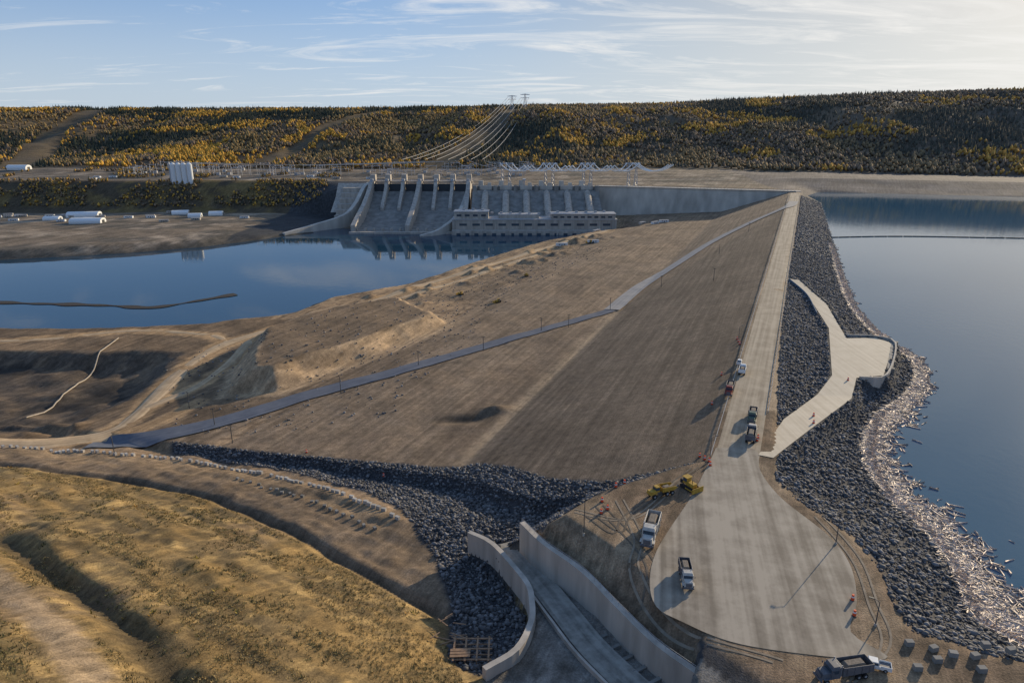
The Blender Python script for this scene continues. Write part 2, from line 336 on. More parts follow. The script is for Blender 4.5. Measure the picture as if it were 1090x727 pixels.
# far side
yl=np.interp(X,YLX,YLY); far=Y>yl
put(far,(.225,.17,.115)); put(far*ss((n1-.5)*8),(.145,.12,.09)); put(far*ss((n3-.58)*9)*.8,(.40,.31,.22)); put(far*ss((n2-.6)*12)*.5,(.06,.055,.04))
for k in range(9): put(far*np.exp(-(pdist([(-1500,1060+k*52),(-700,1085+k*45+20*math.sin(k)),(-250,1240+k*28),(300,1225+k*26),(900,1190+k*22)],X,Y)/3.0)**2)*.7,[(.44,.36,.26),(.08,.07,.055)][k%2])
ter=far&(X<-300)&(Y>1190)&(Y<1290); put(ter,(.095,.072,.045)); put(ter*ss((n3-.5)*9)*.7,(.22,.15,.055)); put(far*(X>-390)*(X<-262)*(Y<1290)*1.0,(.06,.06,.06))
rb=far&(X>430)&(Y<hillbase(X)+60); put(rb,(.15,.125,.108)); put(rb*ss((n1-.5)*8)*.6,(.20,.165,.135))
for d_,c in ((38,(.24,.20,.165)),(75,(.10,.09,.08)),(110,(.22,.19,.16))): put(rb*np.exp(-((sw-d_)/6)**2)*.7,c)
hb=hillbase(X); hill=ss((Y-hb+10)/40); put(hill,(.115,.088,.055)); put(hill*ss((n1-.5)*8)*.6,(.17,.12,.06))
haze_grad=np.clip((X+200)/1600,0,1)*.5; put(hill*haze_grad,(.19,.155,.125))  # sun haze painted into the hill colour, stronger to the right
sr=sd(RIV,X,Y); put((sr>-10)*(np.exp(-(np.maximum(sr-(n2-.4)*14,0)/6)**2))*.85,(.085,.075,.06))
gmat=attrmat("ground_soil",streak=True)
nx,ny=len(gx),len(gy); I=np.arange(nx*ny).reshape(ny,nx)
F=np.stack([I[:-1,:-1],I[:-1,1:],I[1:,1:],I[1:,:-1]],-1).reshape(-1,4)
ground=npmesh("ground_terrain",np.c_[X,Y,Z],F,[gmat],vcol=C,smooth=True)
del X,Y,Z,C,q,a,n1,n2,n3,n4,F
# ------------------------------------------------------------------ water
def watermat(name,c,scale,bump,rough,ry=1.0):
    m=bpy.data.materials.new(name); t,b=nt(m); b.inputs["Base Color"].default_value=(*c,1); b.inputs["Roughness"].default_value=rough; b.inputs["IOR"].default_value=1.333
    tc=t.nodes.new("ShaderNodeTexCoord"); mp=t.nodes.new("ShaderNodeMapping"); mp.inputs["Scale"].default_value=(1,ry,1); t.links.new(tc.outputs["Object"],mp.inputs["Vector"])
    nz=t.nodes.new("ShaderNodeTexNoise"); nz.inputs["Scale"].default_value=scale; nz.inputs["Detail"].default_value=6; t.links.new(mp.outputs[0],nz.inputs["Vector"])
    n2=t.nodes.new("ShaderNodeTexNoise"); n2.inputs["Scale"].default_value=.008; n2.inputs["Detail"].default_value=3; t.links.new(mp.outputs[0],n2.inputs["Vector"])
    mr=t.nodes.new("ShaderNodeMapRange"); mr.inputs[1].default_value=.4; mr.inputs[2].default_value=.6; mr.inputs[3].default_value=bump*.4; mr.inputs[4].default_value=bump*1.2; t.links.new(n2.outputs[0],mr.inputs[0])
    bp=t.nodes.new("ShaderNodeBump"); bp.inputs["Distance"].default_value=.5; t.links.new(mr.outputs[0],bp.inputs["Strength"]); t.links.new(nz.outputs[0],bp.inputs["Height"]); t.links.new(bp.outputs[0],b.inputs["Normal"])
    return m
def sheet(name,P,z,m):
    mb=MB(); mb.poly([(x,y,z) for x,y in P],[tuple(range(len(P)))],0); return mb.obj(name,[m])
sheet("river_water",[(-6000,450),(-380,480),(-200,500),(-80,640),(60,860),(200,1000),(180,1060),(-340,1060),(-6000,1000)],5,watermat("river_water_mat",(.015,.05,.085),.12,.08,.04))
sheet("reservoir_water",[(70,60),(80,150),(100,200),(200,420),(440,1030),(455,1130),(500,1200),(820,1130),(2500,780),(9000,200),(9000,-300),(120,-300)],50,watermat("reservoir_water_mat",(.035,.11,.18),.25,.07,.06))
# ------------------------------------------------------------------ roads
def roadmat(name,c,c2,su=.7,n2s=.12):
    m=bpy.data.materials.new(name); t,b=nt(m); uv=t.nodes.new("ShaderNodeUVMap")
    sc=t.nodes.new("ShaderNodeVectorMath"); sc.operation='MULTIPLY'; sc.inputs[1].default_value=(su,.010,1); t.links.new(uv.outputs[0],sc.inputs[0])
    n1=t.nodes.new("ShaderNodeTexNoise"); n1.inputs["Scale"].default_value=1; n1.inputs["Detail"].default_value=5; t.links.new(sc.outputs[0],n1.inputs["Vector"])
    n2=t.nodes.new("ShaderNodeTexNoise"); n2.inputs["Scale"].default_value=n2s; n2.inputs["Detail"].default_value=10; n2.inputs["Roughness"].default_value=.7; t.links.new(uv.outputs[0],n2.inputs["Vector"])
    ad=t.nodes.new("ShaderNodeMath"); ad.operation='ADD'; t.links.new(n1.outputs[0],ad.inputs[0]); t.links.new(n2.outputs[0],ad.inputs[1])
    mr=t.nodes.new("ShaderNodeMapRange"); mr.inputs[1].default_value=.82; mr.inputs[2].default_value=1.16; t.links.new(ad.outputs[0],mr.inputs[0])
    mx=t.nodes.new("ShaderNodeMix"); mx.data_type='RGBA'; mx.inputs[6].default_value=(*c,1); mx.inputs[7].default_value=(*c2,1); t.links.new(mr.outputs[0],mx.inputs[0]); t.links.new(mx.outputs[2],b.inputs["Base Color"]); b.inputs["Roughness"].default_value=.8
    b.inputs["Specular IOR Level"].default_value=.3
    return m
def D(q_,a_): return (62+.923*q_+.385*a_,192-.385*q_+.923*a_)
m_crest=roadmat("crest_gravel",(.24,.19,.135),(.42,.345,.25)); m_pad=roadmat("pad_paving",(.20,.165,.125),(.40,.34,.265),.45); m_conc=roadmat("path_concrete",(.50,.42,.31),(.62,.53,.40)); m_grey=roadmat("lower_road_grey",(.09,.10,.125),(.14,.15,.175)); m_ramp=roadmat("ramp_gravel",(.24,.23,.22),(.34,.32,.30)); m_haul=roadmat("haul_dirt",(.36,.25,.145),(.58,.42,.25))
ribbon("crest_road",[D(7.5,-8),D(7.5,100),D(7.5,300),D(7.5,600),D(7.5,930)],13,m_crest,off=.06,step=15,nc=6)
pad=[(66,200),(78,199),(75,184),(75.5,169),(80.5,151),(80.5,139),(76,126),(70,116),(73,108.5),(48,112),(36,119),(31,126),(35,143),(50,169),(60,188)]
PS=smoothline([p+(60.10,) for p in pad]+[pad[0]+(60.10,)],1.5)[:-1]
ang=math.radians(-12)
mb=MB(); mb.poly([tuple(p) for p in PS],[tuple(range(len(PS)))],0); po=mb.obj("paved_pad",[m_pad]); ul=po.data.uv_layers.new(name="UVMap")
for l in po.data.loops:
    p=po.data.vertices[l.vertex_index].co; ul.data[l.index].uv=(p.x*math.cos(ang)+p.y*math.sin(ang),-p.x*math.sin(ang)+p.y*math.cos(ang))
ribbon("lower_access_road",GROAD,13,m_grey,off=.5,step=4,nc=4,wf=lambda s:16-7*s)  # dark bluish-grey surface, widest at the low end
ribbon("ramp_road",[(74,490),(110,567),(160,648),(215,733),(280,808),(345,868),(378,928)],12,m_ramp,off=.75,step=4,nc=6)
ribbon("haul_road",HAUL,11,m_haul,off=.1,step=4,nc=4,lift=True,wf=lambda s:13-4*s+1.5*np.sin(s*60))
ribbon("haul_road",HAUL2,8,m_haul,off=.05,step=4,nc=4,lift=True,wf=lambda s:8+1.5*np.sin(s*45))
ribbon("haul_road",BANKRD,8,m_haul,off=.0,step=4,nc=4,lift=True)
m_trk=mat("tire_track_dirt",(.27,.215,.155),.9,.25,.5); m_trd=mat("tire_track_dark",(.14,.11,.08),.9,.25,.5)
for i,(P,dk) in enumerate([([(16,163),(28,158),(36,162),(50,180)],0),([(24,165),(30,150),(33,138),(30,128)],1),([(30,168),(32,150),(29,136),(36,117),(52,108)],0),([(82,160),(83,148),(82.5,138),(79,125),(75,112),(60,100)],0),([(21,160),(27,152),(31,160),(44,174),(56,187)],1)]):
    for s_ in(-1,1): ribbon("tire_track",[(x+s_*1.1,y+s_*.3) for x,y in P],.5,m_trd if dk else m_trk,off=.07+.006*i,step=2,nc=1)
def gridpoly(name,P,zf,off,m):
    ys=[p[1] for p in P]
    import bmesh
    bm=bmesh.new(); vs=[bm.verts.new((x,y,0)) for x,y in P]; bm.faces.new(vs)
    yy=min(ys)+4
    while yy<max(ys):
        bmesh.ops.bisect_plane(bm,geom=bm.verts[:]+bm.edges[:]+bm.faces[:],plane_co=(0,yy,0),plane_no=(0,1,0)); yy+=6
    for v in bm.verts: v.co.z=zf(v.co.y)+off
    me=bpy.data.meshes.new(name); bm.to_mesh(me); bm.free(); me.materials.append(m); ul=me.uv_layers.new(name="UVMap")
    for l in me.loops: ul.data[l.index].uv=me.vertices[l.vertex_index].co.xy
    o=bpy.data.objects.new(name,me); col.objects.link(o); return o
zpl=lambda y: float(np.interp(y,[195,215,250,345,413,457],[60.0,58.9,57.2,57.2,58,59.2]))
gridpoly("intake_platform_path",PLAT,zpl,.14,m_conc)
m_c=mat("concrete",(.43,.38,.32),.85,.25,.25,bump=.2,stain=True); m_cl=mat("concrete_light",(.50,.455,.39),.8,.22,.08,stain=True); m_cd=mat("concrete_dark",(.24,.225,.20),.85,.3,.12,stain=True)  # the darkest concrete also carries painted shade on the spillway chute
m_dark=mat("dark_opening",(.03,.035,.04),.5,.1); m_win=mat("window_glass",(.05,.07,.09),.15,.1); m_steel=mat("galv_steel",(.40,.41,.43),.5,.1,metal=.3); m_roof=mat("metal_roof",(.42,.41,.40),.5,.1); m_white=mat("white_paint",(.75,.75,.73),.5,.08)
wallstrip("intake_parapet_wall",[(170,331,58.2),(183,329,58.2),(187.5,318,58.2),(160,273.5,58.2),(147,270.5,58.2)],.7,7,m_c,3)
mb=MB()
for i in range(5):
    t=i/4; mb.box((165+22*t+2,283+38*t,53),(3.0,2.2,9),0,rz=-.55)
mb.box((178,302.5,57.0),(2.4,46,.8),0,rz=-.53); mb.box((176.6,303.5,53.5),(1.2,40,6.5),1,rz=-.53)
mb.obj("intake_trash_rack",[m_cd,m_dark])
wallstrip("blue_barrier",[(187,452,60.6),(183,413,59.5),(172,372,58.8)],.35,1.6,mat("barrier_blue",(.10,.16,.22),.5),4)
wallstrip("spill_channel_wall",RW,1.5,13,m_c,2); wallstrip("spill_channel_wall",LW,1.4,7,m_c,2)
CH=[(46,80,52.2),(30,104,50.6),(19,122,49.3),(13,136,48),(7.5,150,46.4),(2,163,44.6),(-2,172,43.4)]
ribbon("channel_floor_slab",CH,7,roadmat("channel_concrete",(.17,.155,.13),(.37,.34,.29),.5,.3),off=.1,step=2,nc=2)
wallstrip("channel_kerb",[(x-4.2,y-1.6,z+.7) for x,y,z in CH],.6,3,m_c,2)
mb=MB()
for k in range(7): mb.box((34-k*2.3,106+k*3.6,50.5-k*.38),(3.6,.8,1.2),0,rz=.55)
mb.obj("channel_baffle_blocks",[m_cd])
mb=MB()
LR=smoothline(RW,2.4)
for p in LR: mb.cyl((p[0],p[1],p[2]),(p[0],p[1],p[2]+1.1),.05,n=4)
for p,p2 in zip(LR[:-1],LR[1:]):
    for hh in(.6,1.1): mb.cyl((p[0],p[1],p[2]+hh),(p2[0],p2[1],p2[2]+hh),.04,n=4)
mb.obj("wall_handrail",[m_steel])
# ------------------------------------------------------------------ rocks
PHI=(1+5**.5)/2
iv=np.array([(-1,PHI,0),(1,PHI,0),(-1,-PHI,0),(1,-PHI,0),(0,-1,PHI),(0,1,PHI),(0,-1,-PHI),(0,1,-PHI),(PHI,0,-1),(PHI,0,1),(-PHI,0,-1),(-PHI,0,1)])/1.9
fi=np.array([(0,11,5),(0,5,1),(0,1,7),(0,7,10),(0,10,11),(1,5,9),(5,11,4),(11,10,2),(10,7,6),(7,1,8),(3,9,4),(3,4,2),(3,2,6),(3,6,8),(3,8,9),(4,9,5),(2,4,11),(6,2,10),(8,6,7),(9,8,1)])
def scatter(name,x,y,size,m,cols,sink=.2,flat=.7,base=iv,faces=fi,jit=.3,stretch=(.65,1.35)):
    N=len(x); z=terrain(x,y)
    V=base[None]+rng.normal(0,jit,(N,)+base.shape)*.5
    V=V*rng.uniform(stretch[0],stretch[1],(N,1,3)); V[:,:,2]*=flat
    th=rng.uniform(0,6.28,N); c,s=np.cos(th)[:,None],np.sin(th)[:,None]
    vx=V[:,:,0]*c-V[:,:,1]*s; vy=V[:,:,0]*s+V[:,:,1]*c
    V=np.stack([vx,vy,V[:,:,2]],-1)*size[:,None,None]*.5
    V[:,:,0]+=x[:,None];V[:,:,1]+=y[:,None];V[:,:,2]+=(z+size*sink)[:,None]
    k=base.shape[0]; Fc=(faces[None]+(np.arange(N)*k)[:,None,None]).reshape(-1,faces.shape[1])
    vc=np.repeat(cols,k,axis=0)
    return npmesh(name,V.reshape(-1,3),Fc,[m],vcol=vc)
rockmat=attrmat("riprap_rock",.8,((.8,.25),),0,spec=.3)
def sample(poly,N,extra=None):
    P=np.array(poly); X=rng.uniform(P[:,0].min(),P[:,0].max(),N*8); Y=rng.uniform(P[:,1].min(),P[:,1].max(),N*8)
    k=inside(poly,X,Y); X,Y=X[k],Y[k]
    if extra is not None: k=extra(X,Y); X,Y=X[k],Y[k]
    return X[:N],Y[:N]
def rockcols(N): 
    g=rng.uniform(.2,1,N)**1.6*.17+.045; return np.c_[g*1.03,g*.99,g*.98]
def rsize(N,s): return (rng.random(N)**3*1.1+.5)*s
x,y=sample(RIP,15000,lambda X,Y:(sd(P60,X,Y)>.5)); scatter("riprap_groin",x,y,rsize(len(x),.95),rockmat,rockcols(len(x)))
UPR=[D(15,0),D(15,420),D(58,420),(194,350),(196,310),(174,272),(144,243),(125,211),(119,186),(120,168),(118,149),(111,130),(118,120),(108,106),(93,110),(82,116),(83,126),(86,138),(86,150),(79,168),(77,180),(83,195)]
x,y=sample(UPR,32000,lambda X,Y:(sd(P60,X,Y)>.8)&(sd(PLAT,X,Y)>.6)&(sd(RES,X,Y)>-4)); scatter("riprap_upstream",x,y,rsize(len(x),.95),rockmat,rockcols(len(x)))
x,y=sample([D(16,415),D(16,900),D(46,900),D(50,650),D(58,415)],8000,lambda X,Y:(sd(RES,X,Y)>-3)&(sd(PLAT,X,Y)>.6)); scatter("riprap_upstream",x,y,rng.uniform(1.2,2.2,len(x)),rockmat,rockcols(len(x)))
x,y=sample([(-160,292),(-230,420),(-100,600),(60,830),(120,800),(0,560),(-60,300)],1200); scatter("scattered_stones",x,y,rng.uniform(.4,1.5,len(x)),rockmat,rockcols(len(x))*1.3)
# ------------------------------------------------------------------ driftwood
sh=smoothline([(306,651),(221,432),(200,352),(197,312),(174,273),(144,244),(124,211),(118,186),(119,168),(116,149),(110,132),(115,123),(140,110),(190,85)],2)[:, :2]
def sticks(name,N):
    s=rng.random(N)**1.5; idx=((1-s)*.999*(len(sh)-1)); i=idx.astype(int); f=(idx-i)[:,None]; p=sh[i]*(1-f)+sh[np.minimum(i+1,len(sh)-1)]*f
    t=sh[np.minimum(i+1,len(sh)-1)]-sh[i]; t/=np.linalg.norm(t,axis=1)[:,None]+1e-9; nrm=np.c_[-t[:,1],t[:,0]]; nrm[nrm[:,0]<0]*=-1
    wid=np.interp(p[:,1],[85,110,150,200,245,300,400,651],[26,17,11,9,8,4,3.5,3])
    cl=fbm(p[:,0],p[:,1],6,97); p=p+nrm*(np.abs(rng.normal(0,.5,N))*wid*(.4+1.2*cl)-3.0)[:,None]
    L=rng.uniform(.5,1,N)**3*4.8+.3; r=rng.uniform(.06,.24,N); th=rng.uniform(0,3.14,N); 
    dx,dy=np.cos(th)*L/2,np.sin(th)*L/2; ox,oy=-np.sin(th)*r,np.cos(th)*r
    z=np.maximum(terrain(p[:,0],p[:,1])+.4,50)+rng.uniform(.02,.25,N)
    V=np.zeros((N,8,3)); til=rng.normal(0,.5,(N,4))
    for k,(sx,o,zz) in enumerate(((-1,-1,-.2),(-1,1,-.2),(1,1,-.2),(1,-1,-.2),(-1,-.7,.2),(-1,.7,.2),(1,.7,.2),(1,-.7,.2))):
        V[:,k,0]=p[:,0]+sx*dx+o*ox; V[:,k,1]=p[:,1]+sx*dy+o*oy; V[:,k,2]=z+zz+(til[:,k-4]*r if k>3 else 0)
    fc=np.array([(4,7,6,5),(0,1,5,4),(1,2,6,5),(2,3,7,6),(3,0,4,7)]); Fc=(fc[None]+(np.arange(N)*8)[:,None,None]).reshape(-1,4)
    g=rng.uniform(.35,.85,N); c=np.repeat(np.c_[g,g*.82,g*.68],8,axis=0)
    return npmesh(name,V.reshape(-1,3),Fc,[attrmat("driftwood_mat",.6,((1,.2),),0,spec=.35)],vcol=c)
sticks("driftwood_debris",32000)
ribbon("debris_boom_berm",[(-700,640,5.2),(-466,602,5.2),(-410,596,5.2),(-357,590,5.2),(-318,584,5.2),(-289,607,5.2),(-263,633,5.2)],6,mat("boom_dark",(.06,.05,.04),.9),off=.2,wf=lambda s:7+3*np.sin(s*40)+2*np.sin(s*97))
mb=MB(); L=smoothline([(318,690,50.1),(400,697,50.1),(520,684,50.1),(900,640,50.1)],12)
for p,q2 in zip(L[:-1],L[1:]): mb.cyl(p,p+(q2-p)*.93,.7,n=6)
mb.obj("log_boom",[mat("log",(.16,.12,.08),.8)])
mb=MB(); PP=[(p[0],p[1],tz(p[0],p[1])+.6) for p in smoothline([(-268,346),(-266,365),(-272,400),(-280,440),(-284,470)],5)]
for p,q2 in zip(PP[:-1],PP[1:]): mb.cyl(p,q2,.4,n=8)
mb.obj("discharge_pipe",[mat("pipe_tan",(.38,.32,.25),.6)])
# ------------------------------------------------------------------ forest
def forest(name,N,xr,yr,dens,mix,hs=(9,17)):
    X=rng.uniform(*xr,N); Y=rng.uniform(*yr,N); k=dens(X,Y); X,Y=X[k],Y[k]; N=len(X); Z=terrain(X,Y,False)
    kind=mix(X,Y); H=rng.uniform(*hs,N); R=H*rng.uniform(.20,.34,N)
    Vs=[];Fs=[];Cs=[];b=0
    haze_mix=np.clip((X+300)/1700,0,1)*.55+.08; HAZE_TINT=np.array((.21,.168,.13))  # haze blended into the crown colours, growing to the right
    con=kind==0; n0=con.sum()
    base=np.array([(math.cos(t),math.sin(t),.12) for t in np.linspace(0,2*math.pi,6)[:-1]]+[(0,0,1.05)]); fc=np.array([(0,1,5),(1,2,5),(2,3,5),(3,4,5),(4,0,5)])
    if n0:
        V=np.repeat(base[None],n0,0)*(1+rng.normal(0,.15,(n0,6,1))); V[:,:,:2]*=(R[con]*.7)[:,None,None]; V[:,:,2]*=H[con][:,None]
        V+=np.stack([X[con],Y[con],Z[con]],-1)[:,None]; Vs.append(V.reshape(-1,3)); Fs.append((fc[None]+(np.arange(n0)*6)[:,None,None]).reshape(-1,3)+b); b+=n0*6
        g=rng.uniform(.6,1.3,n0)[:,None]; h_=haze_mix[con][:,None]*.6; Cs.append(np.repeat(np.array([(.04,.05,.036)])*g*(1-h_)+HAZE_TINT*h_,6,0))
    dc=~con; n0=dc.sum()
    base=np.array([(1,0,.55),(.3,.95,.6),(-.8,.6,.5),(-.8,-.6,.62),(.3,-.95,.5),(.1,.1,1.0),(0,0,.08)]); fc=np.array([(0,1,5),(1,2,5),(2,3,5),(3,4,5),(4,0,5),(1,0,6),(2,1,6),(3,2,6),(4,3,6),(0,4,6)])
    V=np.repeat(base[None],n0,0)+rng.normal(0,.12,(n0,7,3)); V[:,:,:2]*=R[dc][:,None,None]; V[:,:,2]*=H[dc][:,None]*.85
    V+=np.stack([X[dc],Y[dc],Z[dc]],-1)[:,None]; Vs.append(V.reshape(-1,3)); Fs.append((fc[None]+(np.arange(n0)*7)[:,None,None]).reshape(-1,3)+b)
    pal=np.array([(0,0,0),(.18,.13,.085),(.50,.28,.05),(.25,.17,.07)]); g=rng.uniform(.7,1.35,n0)[:,None]; h_=haze_mix[dc][:,None]*np.where(kind[dc]==2,.4,1)[:,None]; Cs.append(np.repeat(pal[kind[dc]]*g*(1-h_)+HAZE_TINT*h_,7,0))
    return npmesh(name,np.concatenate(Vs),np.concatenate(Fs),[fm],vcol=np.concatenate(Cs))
fm=attrmat("foliage_mat",.9,((.08,.2),),0,spec=.1)
def corridor(X,Y):
    r=pdist([(-1060,1500),(-1330,2050),(-1480,2650)],X,Y)<38
    r|=pdist([(-560,1560),(-520,2000),(-380,2600)],X,Y)<22
    r|=pdist([(-170,1480),(20,2350)],X,Y)<30
    return r
def dens(X,Y):
    hb=hillbase(X); vis=(np.abs(X)<Y*.85)
    d=fbm(X,Y,150,61); return (Y>hb+10)&vis&~corridor(X,Y)&(rng.random(len(X))<np.clip((d-.30)*5,.35,1))
def mix(X,Y):
    k=np.ones(len(X),int); p=fbm(X,Y,110,71)+rng.normal(0,.045,len(X)); c=fbm(X*.6,Y,220,75)+rng.normal(0,.05,len(X)); k[c>.57]=0
    left=np.clip((700-X)/1700,0,1); k[p>.64-.06*left]=2; k[(p<.47)&(k==1)]=3
    return k
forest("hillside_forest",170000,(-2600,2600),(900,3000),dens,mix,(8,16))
def dens2(X,Y): return (fbm(X,Y,60,81)>.47)&(X<-330)&(((Y>1195)&(Y<1285)&(terrain(X,Y,False)>20))|((Y>1330)&(Y<1480)&(fbm(X,Y,50,83)>.58)))
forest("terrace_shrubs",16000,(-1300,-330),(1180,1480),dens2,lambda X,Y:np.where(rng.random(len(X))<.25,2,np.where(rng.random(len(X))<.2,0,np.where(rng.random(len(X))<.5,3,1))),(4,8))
# ------------------------------------------------------------------ grass
hillpoly=[(-260,255),(-153,240),(-110,219),(-64,182),(-38,157),(-17,138),(-8,105),(0,60),(-150,40),(-260,150)]
def tufts(name,N,size,pal,dn):
    x,y=sample(hillpoly,N,dn); N=len(x)
    B=[];
    for k in range(5):
        t=k*1.256; B+=[(math.cos(t)*.25,math.sin(t)*.25,0),(math.cos(t+1.0)*.35,math.sin(t+1.0)*.35,0.05),(math.cos(t+.5)*.9,math.sin(t+.5)*.9,.9)]
    B=np.array(B); fc=np.arange(15).reshape(5,3)
    cc=pal[rng.integers(0,len(pal),N)]*rng.uniform(.6,1.3,N)[:,None]
    return scatter(name,x,y,rng.uniform(*size,N),fm2,cc,sink=0,flat=.9,base=B,faces=fc,jit=.15)
fm2=attrmat("grass_mat",.9,((.5,.2),),0,spec=.1)
nb=lambda X,Y:(pdist([(x-8,y-8) for x,y in BENCH],X,Y)>4.5)
tufts("dry_grass",40000,(.35,1.1),np.array([(.38,.27,.11),(.28,.20,.085),(.17,.15,.065),(.45,.33,.15)]),lambda X,Y:(fbm(X*.8-Y*.6,(X*.6+Y*.8)*5,30,91)>.48)&nb(X,Y))
tufts("green_tufts",7000,(.5,1.4),np.array([(.10,.10,.045),(.13,.12,.05),(.07,.07,.035)]),lambda X,Y:(fbm(X,Y,8,95)>.56)&nb(X,Y))
tufts("autumn_shrubs",260,(1.0,2.2),np.array([(.40,.22,.05),(.30,.22,.05),(.14,.13,.04)]),lambda X,Y:(fbm(X,Y,25,93)>.6)&nb(X,Y))
# ------------------------------------------------------------------ blocks
mb=MB(); L=smoothline(BLK,2.6)
for i,p in enumerate(L):
    x,y=p[:2]; zz=tz(x,y); 
    if i%9==8: continue
    mb.box((x+random.uniform(-.4,.4),y+random.uniform(-.4,.4),zz+.55),(1.7,1.0,1.25),0,.96,.96,rz=random.uniform(-.25,.25)-.5)
mb.obj("concrete_block_row",[m_cl])
mb=MB(); L=smoothline([(-110,244),(-80,223),(-60,207),(-45,193)],4.0)
for p in L: mb.box((p[0]+random.uniform(-.8,.8),p[1]+random.uniform(-.8,.8),tz(p[0],p[1])+.35),(1.3,.9,.9),0,.96,.96,rz=random.uniform(-.6,.6)-.5)
mb.obj("concrete_block_row",[m_cd])
mb=MB()
for x,y in [(80,112.5),(84,111),(87,109.5),(91,109),(95,112),(83,108),(99,110.5),(78,106),(90,105.5)]: mb.box((x,y,60.5),(1.6,1.1,1.1),0,.95,.95,rz=random.uniform(-.3,.3))
mb.obj("concrete_blocks",[m_cd])
# ------------------------------------------------------------------ spillway / powerhouse
em=bpy.data.objects.new("spillway",None); col.objects.link(em)
mb=MB(); mb.prism([(1200,0),(1200,50),(1186,53),(1172,50),(1150,39),(1120,26),(1080,14),(1030,7.5),(1010,7),(1010,0)],-238,-72,0); mb.obj("chute",[m_cd],parent=em)  # chute colour darkened to stand in for shade
mb=MB(); W=27.5
for i in range(7):
    x=-238+i*W+ (2 if i==0 else 0); big=(i in(0,3,6))
    if big: mb.prism([(1204,0),(1204,67),(1166,67),(1158,60),(1135,50),(1100,38),(1065,29),(1030,20),(1016,16),(1016,0)],x-3.4,x+3.4,0)
    else: mb.prism([(1204,0),(1204,66),(1168,66),(1160,56),(1140,44),(1125,36),(1118,30),(1118,0)],x-2.6,x+2.6,0)
    mb.box((x,1192,72),(9,13,11),0,.95,.95); mb.box((x,1176,69),(5,7,4),1)
mb.box((-155,1196,64.5),(176,9,3),0); mb.box((-155,1184,68.3),(166,1.2,1),1)
for i in range(24): mb.box((-236+i*7,1190.5,67),(.4,.4,2),1)
mb.obj("piers",[m_c,m_steel],parent=em)
mb=MB()
for i in range(6):
    x=-238+i*W+W/2; mb.prism([(1184,50),(1180,63),(1178,63),(1176,51)],x-W/2+3.6,x+W/2-3.6,0)
mb.obj("radial_gates",[m_dark],parent=em)
w1=wallstrip("training_wall",[(-246,1200,64),(-248,1160,58),(-252,1110,38),(-264,1075,24),(-300,1030,15),(-331,990,9)],6,60,m_cl,8); w1.parent=em
w2=wallstrip("divider_wall",[(-72,1200,64),(-75,1150,50),(-80,1090,34),(-88,1030,24),(-110,995,12),(-132,982,7)],6,60,m_cl,8); w2.parent=em
mb=MB(); mb.prism([(1010,0),(1010,8),(1004,8),(1004,0)],-240,-80,0)
for i in range(12): mb.box((-232+i*13,1022,9),(3,5,4),0)
mb.prism([(1206,20),(1206,62),(1180,40),(1140,20)],-300,-250,0)
for k in range(6): mb.box((-270,1188-k*14,52-k*7.5),(34,16,8),0)
mb.obj("stilling_basin_sill",[m_c],parent=em)
eh=bpy.data.objects.new("powerhouse",None); col.objects.link(eh)
mb=MB()
mb.box((33,1028,13),(242,36,24),0); mb.box((33,1003,6.5),(242,14,9),0); mb.box((105,1024,28.5),(94,26,9),0); mb.box((-60,1026,30),(50,24,12),0); mb.box((10,1030,27.5),(60,20,7),0)
for i in range(13): mb.box((-82+i*19.2,1009.2,15),(2,1.6,18),0)
for i in range(7): mb.box((-70+i*34,995.4,6),(2.4,1.4,7.5),0)
mb.obj("walls",[m_c],parent=eh)
mb=MB()
for i in range(12):
    mb.box((-72+i*19.2,1009.85,18),(11,.4,3.2),0); mb.box((-72+i*19.2,1009.85,10),(11,.4,2.2),0)
for i in range(18): mb.box((-78+i*13,995.85,5.5),(6,.4,4),0)
for i in range(9): mb.box((64+i*10,1010.85,29),(6,.4,2.6),0)
for i in range(4): mb.box((-78+i*12,1013.85,31),(7,.4,3),0)
mb.obj("windows",[m_win],parent=eh)
mb=MB(); mb.box((33,1028,25.4),(244,38,.8),0); mb.box((105,1024,33.4),(96,28,.8),0); mb.box((-60,1026,36.4),(52,26,.8),0); mb.box((10,1030,31.3),(61,21,.6),0)
for i in range(16):
    px_=-72+i*14; zb_=36.8 if -86<px_<-33 else (33.8 if px_>57 else 31.6); mb.box((px_,1030+random.uniform(-5,4),zb_+1.2),(4,3,2.4),0)
mb.obj("roof",[m_roof],parent=eh)
mb=MB(); mb.prism([(1046,8),(1160,8),(1160,56),(1128,56),(1118,46),(1046,14)],-64,141,0)
mb.box((38,1150,59),(205,22,6),0)
for i in range(7): mb.box((-60+i*33,1133,50),(6,16,28),0,1,.7)
mb.obj("intake_block",[m_cd],parent=eh)
mb=MB()
for i in range(6):
    x=-43+i*33; mb.cyl((x,1132,52),(x,1118,50),5.2,n=16); mb.cyl((x,1118,50),(x,1050,21),5.2,n=16); mb.cyl((x,1050,21),(x,1044,19),5.4,n=16); 
    for k in range(3): t=.2+.3*k; mb.box((x,1118-68*t,49-29*t-3),(12,3,5),1)
mb.obj("penstocks",[m_c,m_cl],parent=eh)
mb=MB()
for i in range(6):
    x=-43+i*33; mb.box((x-8,1150,66),(8,8,9),0,.9,.9); mb.box((x+6,1147,64.6),(6,5,6),0); mb.box((x,1139,60),(20,2,7),0)
mb.box((20,1152,72),(5,18,2),1); mb.box((20,1145,67),(1.5,1.5,11),1); mb.box((20,1158,67),(1.5,1.5,11),1)
mb.obj("gantry_houses",[m_cl,m_steel],parent=eh)
mb=MB(); A_=Vector((140,1156,0)); B_=Vector((434,1062,0)); u=(B_-A_).normalized(); nn=Vector((u.y,-u.x,0)); L=(B_-A_).length
